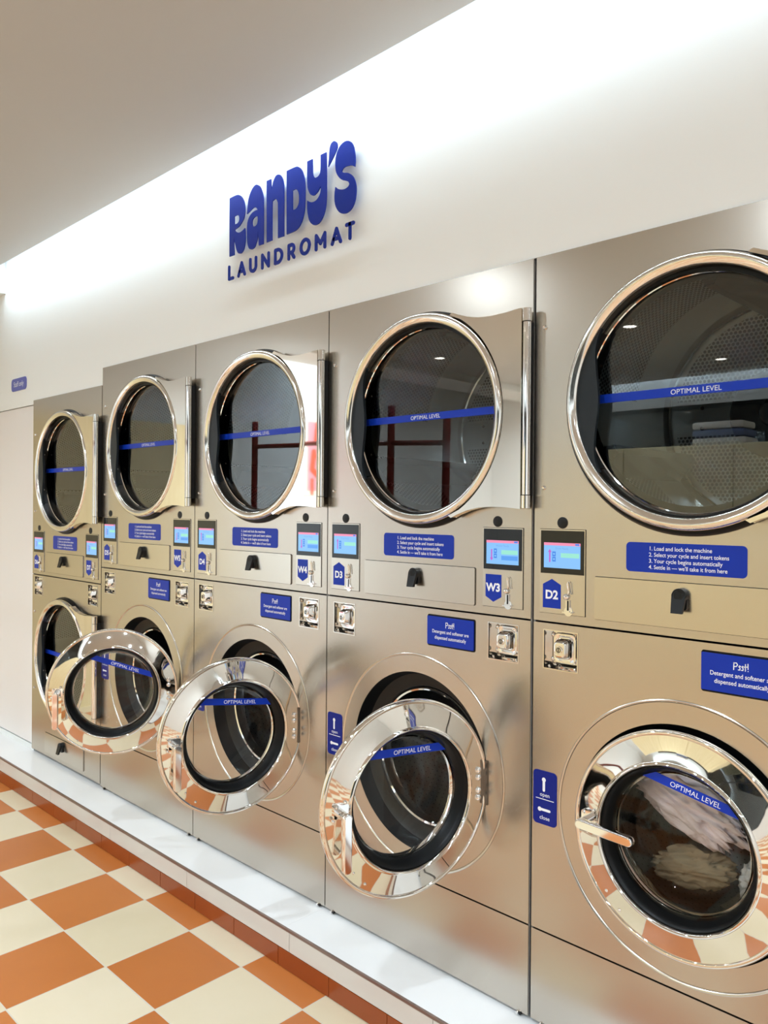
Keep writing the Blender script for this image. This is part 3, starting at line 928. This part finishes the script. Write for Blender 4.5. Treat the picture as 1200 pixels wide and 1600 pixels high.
    def bracket():
        b = MB()
        b.plate(rrect(c[0] - 0.226, c[0] - 0.186, -0.006, 0.026, 0.004, 3), [], -0.026, -0.010, 'chrome')
        for x, z in ((-0.219, 0.022), (-0.195, 0.030), (-0.228, -0.010), (-0.197, -0.006)):
            b.ball((c[0] + x, -0.024, z), 0.0048, 'chrome', 0.9)
        return b.mesh('handle_bracket')
    obj('handle_bracket', cached('bracket', bracket), D, bevel=0.002)
    # hinge arm between cabinet and door
    hb = MB().box(WC[0] + 0.235, WC[0] + 0.262, -0.004, 0.05, WC[1] - 0.06, WC[1] + 0.06, 'cast')
    hb.tube([(hx + 0.006, hy + 0.012, WC[1] - 0.065), (hx + 0.006, hy + 0.012, WC[1] + 0.065)], 0.008, 'chrome', 16)
    obj('door_hinge', hb, p, T)


def screws(p, pts, r=0.0058):
    T = (-0.4, 0, -BASE)

    def sc():
        b = MB(); b.lathe([(0.0, -0.005), (r * 0.35, -0.005), (r * 0.4, -0.003), (r * 0.75, -0.0045), (r, -0.0015), (r, 0.0)], (0, 0), 'chrome', n=20); b.disc((0, 0), r * 0.36, -0.0047, 'dark', n=12)
        return b.mesh('screw')
    for x, z in pts:
        obj('screw', cached('screw', sc), p, (x - 0.4, 0, z - BASE))


def keyhole(p, pts):
    def kh():
        b = MB(); b.lathe([(0.0, -0.003), (0.011, -0.003), (0.0145, -0.0018), (0.0148, 0.0)], (0, 0), 'black', n=28); b.box(-0.001, 0.001, -0.0034, -0.003, -0.006, 0.006, 'dark')
        return b.mesh('keyhole')
    for x, z in pts:
        obj('keyhole', cached('keyhole', kh), p, (x - 0.4, 0, z - BASE))


def bolts(p, xs):
    def bo():
        b = MB(); b.tube([(0, -0.006, 0.0), (0, 0.02, 0.0)], 0.004, 'chrome', 12); b.tube([(0.008, -0.003, 0.0), (0.008, 0.02, 0.0)], 0.004, 'black', 12)
        return b.mesh('foot_bolt')
    for x in xs:
        obj('foot_bolt', cached('bolt', bo), p, (x - 0.4, 0.0, 0.0075))


def washer_dryer(n, label, tags, door, x0=0.002, x1=0.798, right=True):
    """dryer stacked over a front-loading washer"""
    p = thing('stacked_washer_dryer', label, 'laundry machine', (SEAM[n] + 0.4, 0, BASE), 'stacked washer dryers along the wall')
    T = (-0.4, 0, -BASE)
    obj('cabinet', cabinet_mb(T_FULL - 0.001), p, T)
    up = panel_mb(x0, x1, 1.1785, 2.115, [circ(0.414, 1.7215, 0.30)])
    obj('dryer_panel', up, p, T, bevel=0.0014)
    xr = 0.658
    hs = [circ(WC[0], WC[1], 0.2625), rect(0.034, 0.135, 1.057, 1.158), rect(xr, xr + 0.101, 1.057, 1.158)]
    obj('washer_panel', panel_mb(x0, x1, 0.3835, 1.1735, hs), p, T, bevel=0.0014)
    obj('kick_panel', panel_mb(x0, x1, 0.1440, 0.3790, []), p, T, bevel=0.0014)
    dryer_parts(p, 0.0, band=(0.0, 0.0))
    control_panel(p, 0.0235, 1.4135, tags[0], 'D', True)
    control_panel(p, 0.641, 1.4135, tags[1], 'W', False)
    keyhole(p, [(0.088, 1.4305), (0.688, 1.4305)])
    screws(p, [(0.032, 1.930), (0.032, 1.519)])
    lint_drawer(p, 0.180, 0.614, 1.198, 1.301, 0.396)
    instruction_label(p, 0.261, 1.320)
    lock_box(p, 0.034, 1.057); lock_box(p, xr, 1.057)
    psst_label(p); handle_label(p)
    washer(p, *door)
    bolts(p, [0.035, 0.765])
    return p


R_ = math.radians
washer_dryer('5', 'brushed steel stacked washer dryer tagged D2, its washer door closed on laundry', ('D2', ''), (0.0, 0.654, -0.020, False, ((-0.059, 0.141), (0.136, 0.102))), x0=0.0045)
washer_dryer('4', 'brushed steel stacked washer dryer tagged D3 and W3 with open round washer door', ('D3', 'W3'), (R_(75.1), 0.645, 0.012, True, ((-0.121, 0.123), (0.07, 0.117))), x1=0.7955)
washer_dryer('3', 'brushed steel stacked washer dryer tagged D4 and W4 with open round washer door', ('D4', 'W4'), (R_(78.9), 0.652, 0.018, True, ((-0.11, 0.122), (0.09, 0.098))))
washer_dryer('2', 'brushed steel stacked washer dryer tagged D5 and W5, its washer door half open', ('D5', 'W5'), (R_(58.1), 0.690, -0.004, True, ((-0.073, 0.138), (0.137, 0.065))))

# shorter double dryer at the far left
p = thing('double_dryer', 'shorter steel double dryer tagged D6 and D7 beside the staff door', 'laundry machine', (SEAM['1'] + 0.4, 0, BASE))
T = (-0.4, 0, -BASE)
obj('cabinet', cabinet_mb(T_LOW - 0.001), p, T)
obj('upper_panel', panel_mb(0.002, 0.798, 1.0975, 2.034, [circ(0.414, 1.7215 - 0.0855, 0.30)]), p, T, bevel=0.0014)
hs = [circ(0.414, 1.7215 - 1.0365, 0.30), rect(0.034, 0.135, 0.985, 1.086), rect(0.664, 0.765, 0.985, 1.086)]
obj('lower_panel', panel_mb(0.002, 0.798, 0.150, 1.0925, hs), p, T, bevel=0.0014)
dryer_parts(p, -0.0855); dryer_parts(p, -1.0365)
control_panel(p, 0.0235, 1.328, 'D6', 'D', True); control_panel(p, 0.641, 1.328, 'D7', 'D', False)
keyhole(p, [(0.088, 1.345), (0.688, 1.345)])
screws(p, [(0.032, 1.845), (0.032, 1.434), (0.032, 0.895), (0.032, 0.484)])
lint_drawer(p, 0.180, 0.614, 1.116, 1.219, 0.396); lint_drawer(p, 0.180, 0.630, 0.170, 0.272, 0.391)
instruction_label(p, 0.265, 1.240)
lock_box(p, 0.034, 0.985); lock_box(p, 0.664, 0.985)

# ------------------------------------------------------------------ laundry in the running washer


def cloth(name, key, c, rx, ry, rz, tilt, seed, amp, label):
    b = MB(); n, m = 56, 34; v = []; f = []
    rt = Matrix.Rotation(tilt, 3, 'Y')
    for i in range(m + 1):
        ph = math.pi * i / m
        for j in range(n):
            t = 2 * math.pi * j / n
            d = Vector((math.sin(ph) * math.cos(t), math.cos(ph), math.sin(ph) * math.sin(t)))
            q = Vector((d.x * 1.2 + seed, d.y * 2.0, d.z * 5.0))
            fold = 1 - abs(noise.noise(q)) * 2.2
            fine = noise.noise(Vector((d.x * 4 + seed, d.y * 4, d.z * 11)))
            k = 1 + amp * (fold - 0.5) * 1.5 + amp * 0.4 * fine
            q = rt @ Vector((d.x * rx * k, d.y * ry * k, d.z * rz * k))
            v.append((c[0] + q.x, c[1] + q.y, c[2] + q.z))
    for i in range(m):
        for j in range(n):
            f.append((i * n + j, i * n + (j + 1) % n, (i + 1) * n + (j + 1) % n, (i + 1) * n + j))
    b.add(v, f, key, True)
    o = obj(name, b.mesh(name, weld=True, sharp=180))
    # move the origin to the cloth itself
    o.data.transform(Matrix.Translation((-c[0], -c[1], -c[2]))); o.location = c
    return tag(o, label, 'laundry', 'laundry inside the closed washer')


s5 = SEAM['5']
cloth('towel', 'towel', (s5 + 0.345, 0.150, 0.757), 0.148, 0.040, 0.060, R_(26), 1.3, 0.26, 'pinkish white towel twisted across the drum behind closed washer glass')
cloth('garment', 'brown_cloth', (s5 + 0.365, 0.152, 0.602), 0.095, 0.038, 0.046, R_(-12), 4.1, 0.22, 'olive brown garment below the towel in the closed washer')
cloth('shirt', 'white_cloth', (s5 + 0.508, 0.175, 0.600), 0.040, 0.038, 0.060, R_(10), 7.7, 0.22, 'white shirt at the right edge of the closed washer glass')

# ------------------------------------------------------------------ wall sign


def smoothed(pts, deg=48):
    return smooth_loop(pts, auto_corners(pts, deg))


LETTERS = [
    ([(-2.4976, 2.6242), (-2.4757, 2.625), (-2.4549, 2.625), (-2.439, 2.6218), (-2.4232, 2.6127), (-2.4105, 2.5977), (-2.4026, 2.5809), (-2.3993, 2.5608), (-2.4006, 2.5428), (-2.4066, 2.526), (-2.419, 2.5144), (-2.433, 2.505), (-2.4487, 2.5005), (-2.463, 2.4978), (-2.4566, 2.4903), (-2.4406, 2.4824), (-2.4264, 2.4812), (-2.4108, 2.4848), (-2.3994, 2.4898), (-2.3968, 2.476), (-2.395, 2.4554), (-2.3978, 2.4323), (-2.4053, 2.412), (-2.4177, 2.4028), (-2.4287, 2.4021), (-2.4413, 2.4071), (-2.4517, 2.4223), (-2.4609, 2.4467), (-2.4665, 2.4666), (-2.4695, 2.477), (-2.4642, 2.4047), (-2.4964, 2.4051)], [[(-2.4652, 2.5482), (-2.4541, 2.5494), (-2.4423, 2.547), (-2.4359, 2.5408), (-2.4348, 2.5294), (-2.4395, 2.5213), (-2.4505, 2.5176), (-2.4649, 2.5187)]]),
    ([(-2.3866, 2.5371), (-2.3838, 2.5605), (-2.378, 2.5881), (-2.366, 2.6103), (-2.351, 2.6243), (-2.336, 2.6295), (-2.324, 2.627), (-2.309, 2.6166), (-2.297, 2.5968), (-2.2894, 2.5751), (-2.2876, 2.5461), (-2.2866, 2.4051), (-2.3141, 2.4059), (-2.3164, 2.428), (-2.3183, 2.4626), (-2.3213, 2.4435), (-2.3247, 2.4264), (-2.3365, 2.4074), (-2.3485, 2.402), (-2.3606, 2.4025), (-2.3745, 2.4105), (-2.3839, 2.4346), (-2.3865, 2.4662), (-2.3861, 2.4899), (-2.3817, 2.5107), (-2.3712, 2.5244), (-2.356, 2.5333), (-2.338, 2.5368), (-2.3224, 2.5364), (-2.329, 2.5447), (-2.3411, 2.5497), (-2.3547, 2.5478), (-2.3714, 2.5417)], [[(-2.3221, 2.5135), (-2.3377, 2.5151), (-2.3512, 2.5085), (-2.3547, 2.4985), (-2.3525, 2.4871), (-2.3449, 2.4813), (-2.3328, 2.4814), (-2.3239, 2.4873), (-2.3211, 2.501)]]),
    ([(-2.2701, 2.6251), (-2.2452, 2.6251), (-2.2437, 2.6047), (-2.241, 2.5853), (-2.2357, 2.6044), (-2.2266, 2.6198), (-2.216, 2.6287), (-2.2023, 2.6289), (-2.1886, 2.6211), (-2.1779, 2.605), (-2.1732, 2.5868), (-2.1715, 2.5639), (-2.1697, 2.4056), (-2.2035, 2.4066), (-2.2047, 2.5184), (-2.2067, 2.534), (-2.2135, 2.5449), (-2.2212, 2.5481), (-2.2319, 2.5455), (-2.237, 2.5307), (-2.2366, 2.4067), (-2.2677, 2.4062)], []),
    ([(-2.1573, 2.6277), (-2.1337, 2.6279), (-2.1104, 2.6276), (-2.096, 2.6246), (-2.0816, 2.6143), (-2.07, 2.5978), (-2.0613, 2.5735), (-2.0576, 2.5434), (-2.0575, 2.489), (-2.0615, 2.461), (-2.0697, 2.4394), (-2.0823, 2.4225), (-2.0994, 2.412), (-2.1196, 2.4086), (-2.1549, 2.4079)], [[(-2.1241, 2.5505), (-2.114, 2.5517), (-2.1024, 2.5485), (-2.0936, 2.5388), (-2.0897, 2.5231), (-2.0903, 2.5013), (-2.096, 2.49), (-2.106, 2.4834), (-2.1234, 2.4833)]]),
    ([(-2.0474, 2.6274), (-2.02, 2.6278), (-2.0186, 2.584), (-2.0149, 2.5694), (-2.0059, 2.5611), (-1.9942, 2.5606), (-1.984, 2.5663), (-1.9792, 2.5802), (-1.9789, 2.6287), (-1.951, 2.629), (-1.9495, 2.5714), (-1.9486, 2.4859), (-1.9525, 2.4491), (-1.9637, 2.4235), (-1.9809, 2.4068), (-2.0013, 2.4032), (-2.0191, 2.4095), (-2.0357, 2.4281), (-2.0444, 2.4575), (-2.0462, 2.4832), (-2.0454, 2.4957), (-2.0318, 2.4876), (-2.0169, 2.4832), (-2.0007, 2.4847), (-1.9876, 2.4927), (-1.9796, 2.5039), (-1.9771, 2.5166), (-1.9761, 2.5258), (-1.9821, 2.5199), (-1.9951, 2.5091), (-2.0112, 2.5039), (-2.0246, 2.5085), (-2.0367, 2.5214), (-2.045, 2.5431), (-2.0472, 2.5807)], []),
    ([(-1.941, 2.577), (-1.9376, 2.6057), (-1.9351, 2.6332), (-1.929, 2.6482), (-1.9178, 2.6537), (-1.908, 2.6513), (-1.8996, 2.6436), (-1.8966, 2.6305), (-1.9007, 2.6206), (-1.9117, 2.6072), (-1.9256, 2.5926)], []),
    ([(-1.8143, 2.5408), (-1.8264, 2.548), (-1.8398, 2.552), (-1.8588, 2.554), (-1.871, 2.5502), (-1.8756, 2.5441), (-1.8667, 2.5375), (-1.845, 2.5302), (-1.826, 2.5168), (-1.8139, 2.4987), (-1.8075, 2.475), (-1.8081, 2.4533), (-1.8145, 2.4295), (-1.8276, 2.4129), (-1.8463, 2.4048), (-1.8681, 2.4067), (-1.8874, 2.4172), (-1.9029, 2.438), (-1.9093, 2.4603), (-1.909, 2.4846), (-1.9056, 2.5029), (-1.8924, 2.4927), (-1.8744, 2.4855), (-1.858, 2.4836), (-1.8445, 2.4872), (-1.8392, 2.494), (-1.8447, 2.5023), (-1.8583, 2.5095), (-1.8747, 2.517), (-1.8914, 2.532), (-1.9027, 2.5502), (-1.9066, 2.5738), (-1.9046, 2.5956), (-1.8979, 2.6141), (-1.8842, 2.6285), (-1.8651, 2.6354), (-1.8461, 2.6327), (-1.8298, 2.6223), (-1.819, 2.6024), (-1.8139, 2.579), (-1.8126, 2.5585)], [])]
sign = thing('wall_sign', 'blue raised letter sign with rounded name over LAUNDROMAT on white wall', 'sign', (-2.19, 0.006, 2.31))
SO = (2.19, -0.006, -2.31)
for outer, holes in LETTERS:
    b = MB().plate(smoothed(outer), [smoothed(h) for h in holes], -0.020, -0.0165, 'blue_sign')
    obj('letter', b, sign, SO, bevel=0.0006)
SW = 0.0125
ZB, ZT = 2.3215, 2.3665


def seg(x0, x1, strokes):
    b = MB(); w = x1 - x0 - SW
    for st in strokes:
        b.ribbon([(x0 + SW / 2 + q[0] * w, ZB + q[1] * (ZT - ZB)) for q in st], SW, -0.020, 'blue_sign', 0.0035)
    obj('letter', b, sign, SO)


def arc(cx, cz, rx, rz, a0, a1, n=12):
    return [(cx + rx * math.cos(math.radians(a0 + (a1 - a0) * k / n)), cz + rz * math.sin(math.radians(a0 + (a1 - a0) * k / n))) for k in range(n + 1)]


Aa = [[(0, 0), (0.5, 1), (1, 0)], [(0.2, 0.3), (0.8, 0.3)]]
G = {'L': [[(0, 1), (0, 0), (1, 0)]], 'A': Aa, 'U': [[(0, 1)] + arc(0.5, 0.36, 0.5, 0.36, 180, 360) + [(1, 1)]], 'N': [[(0, 0), (0, 1), (1, 0), (1, 1)]],
     'D': [[(0, 0), (0, 1), (0.35, 1)] + arc(0.35, 0.5, 0.65, 0.5, 90, -90) + [(0, 0)]], 'R': [[(0, 0), (0, 1), (0.55, 1)] + arc(0.55, 0.71, 0.42, 0.29, 90, -90) + [(0, 0.42)], [(0.5, 0.42), (1, 0)]],
     'O': [arc(0.5, 0.5, 0.5, 0.52, 0, 360, 28)], 'M': [[(0, 0), (0, 1), (0.5, 0.35), (1, 1), (1, 0)]], 'T': [[(0, 1), (1, 1)], [(0.5, 1), (0.5, 0)]]}
for ch, x0, x1 in (('L', -2.505, -2.468), ('A', -2.445, -2.394), ('U', -2.372, -2.325), ('N', -2.300, -2.251), ('D', -2.225, -2.175), ('R', -2.150, -2.109),
                   ('O', -2.084, -2.028), ('M', -2.006, -1.950), ('A', -1.926, -1.874), ('T', -1.858, -1.814)):
    seg(x0, x1, G[ch])

st = thing('staff_plaque', 'small pale blue rounded plaque reading Staff only above the staff door', 'sign', (-4.565, 0.006, 2.11))
b = MB().plate(rrect(-4.673, -4.462, 2.110, 2.180, 0.022), [], 0.003, 0.006, 'blue_pale')
b.text('Staff only', 0.040, -4.5675, 2.134, 0.0026, 'white_ink', 'CENTER', sx=0.95)
obj('plaque', b, st, (4.565, -0.006, -2.11))

# ------------------------------------------------------------------ lamps
for i, (dx, dy) in enumerate(DOWN):
    t = thing('downlight', 'small round recessed ceiling downlight', 'ceiling light', (dx, dy, Z_CEIL), 'round downlights in the ceiling')
    b = MB(); b.T = Matrix.Rotation(R_(90), 4, 'X')

    def dl():
        b = MB(); b.T = Matrix.Rotation(R_(-90), 4, 'X')
        b.lathe([(0.046, -0.001), (0.047, 0.003), (0.060, 0.003), (0.062, 0.0)], (0, 0), 'wall_plain', n=32)
        return b.mesh('bezel')

    def ds():
        b = MB(); b.T = Matrix.Rotation(R_(-90), 4, 'X'); b.disc((0, 0), 0.046, 0.0015, 'lamp', n=32); return b.mesh('lamp_disc')
    obj('bezel', cached('bezel', dl), t); obj('lamp_disc', cached('lampdisc', ds), t)
LG = 'light strips hidden in the ceiling slots'
tag(obj('light_strip', MB().box(-4.76, X_R - 0.01, -0.190, -0.175, Z_CEIL + 0.0125, Z_CEIL + 0.06, 'wall_plain')), 'light strip in the ceiling slot above the machines', 'light', LG)
tag(obj('light_strip', MB().box(-4.76, X_R - 0.01, Y_F + 0.175, Y_F + 0.190, Z_CEIL + 0.0125, Z_CEIL + 0.06, 'wall_plain')), 'light strip in the ceiling slot of the opposite wall', 'light', LG)

# ------------------------------------------------------------------ what the steel and glass reflect: the other side of the shop
struct('trim_8', MB().box(X_L, X_L + 0.03, -2.1, -0.02, 0.0, 2.12, 'wood'), 'pale wood panelling on the left wall')
cbn = thing('wooden_cabinet', 'pale wood cabinet opposite the machines, seen mirrored in the closed washer door', 'cabinet', (-2.15, -4.3, 0))
obj('carcass', MB().box(-1.7, 0.9, -0.25, 0.25, 0, 1.95, 'wood'), cbn, bevel=0.004)
for k in range(3):
    dd = obj('door', MB().box(-1.695 + k * 0.8475, -1.695 + k * 0.8475 + 0.84, 0.251, 0.272, 0.06, 1.94, 'wood'), cbn, bevel=0.002)
rk = thing('drying_frame', 'dark red wooden post frame mirrored in the dryer door glass', 'rack', (-3.9, -1.9, 0))
for xx in (-4.95, -3.5, -3.04):
    obj('post', MB().tube([(xx + 3.9, 0, 0.0), (xx + 3.9 + 0.01, 0.004, 0.7), (xx + 3.9 - 0.008, 0, 1.4), (xx + 3.9, 0, 2.12 if xx < -3.2 else 2.02)], 0.024, 'red_wood', 12), rk)
obj('crossbar', MB().tube([(-1.05, 0, 1.93), (0.0, 0.004, 1.90), (0.86, 0, 1.86)], 0.017, 'red_wood', 12), rk)
obj('crossbar', MB().tube([(-1.05, 0, 0.5), (0.86, 0, 0.5)], 0.017, 'red_wood', 12), rk)
pc = thing('poster', 'pink and orange abstract poster mirrored in a dryer hinge plate', 'poster', (X_L + 0.002, -3.35, 1.58))
pc.rotation_euler = (0, 0, R_(90))
obj('panel', MB().box(-0.34, 0.34, -0.012, 0.0, 0.0, 0.72, 'paper').box(-0.30, 0.30, -0.0125, -0.012, 0.04, 0.68, 'pink'), pc)
b = MB()
for st, w in (([(0.18, 0.66), (0.20, 0.5), (0.12, 0.42), (0.0, 0.44)], 0.05), ([(0.22, 0.4), (0.24, 0.24), (0.14, 0.16), (0.04, 0.22), (0.06, 0.34), (0.16, 0.36)], 0.06), ([(-0.2, 0.6), (-0.1, 0.3), (-0.2, 0.1)], 0.06), ([(0.24, 0.14), (0.24, 0.02)], 0.04)):
    b.ribbon(st, w, -0.0132, 'orange')
obj('printed_shape', b, pc)
tw = thing('folded_towel_pile', 'pale folded towels lying on the wooden cabinet', 'towels', (-2.3, -4.25, 1.95))
for k in range(3):
    obj('folded_towel', MB().box(-0.2, 0.2 - 0.01 * k, -0.13, 0.13, 0.001 + 0.06 * k, 0.055 + 0.06 * k, 'white_cloth' if k != 1 else 'blue_cloth'), tw, bevel=0.02)
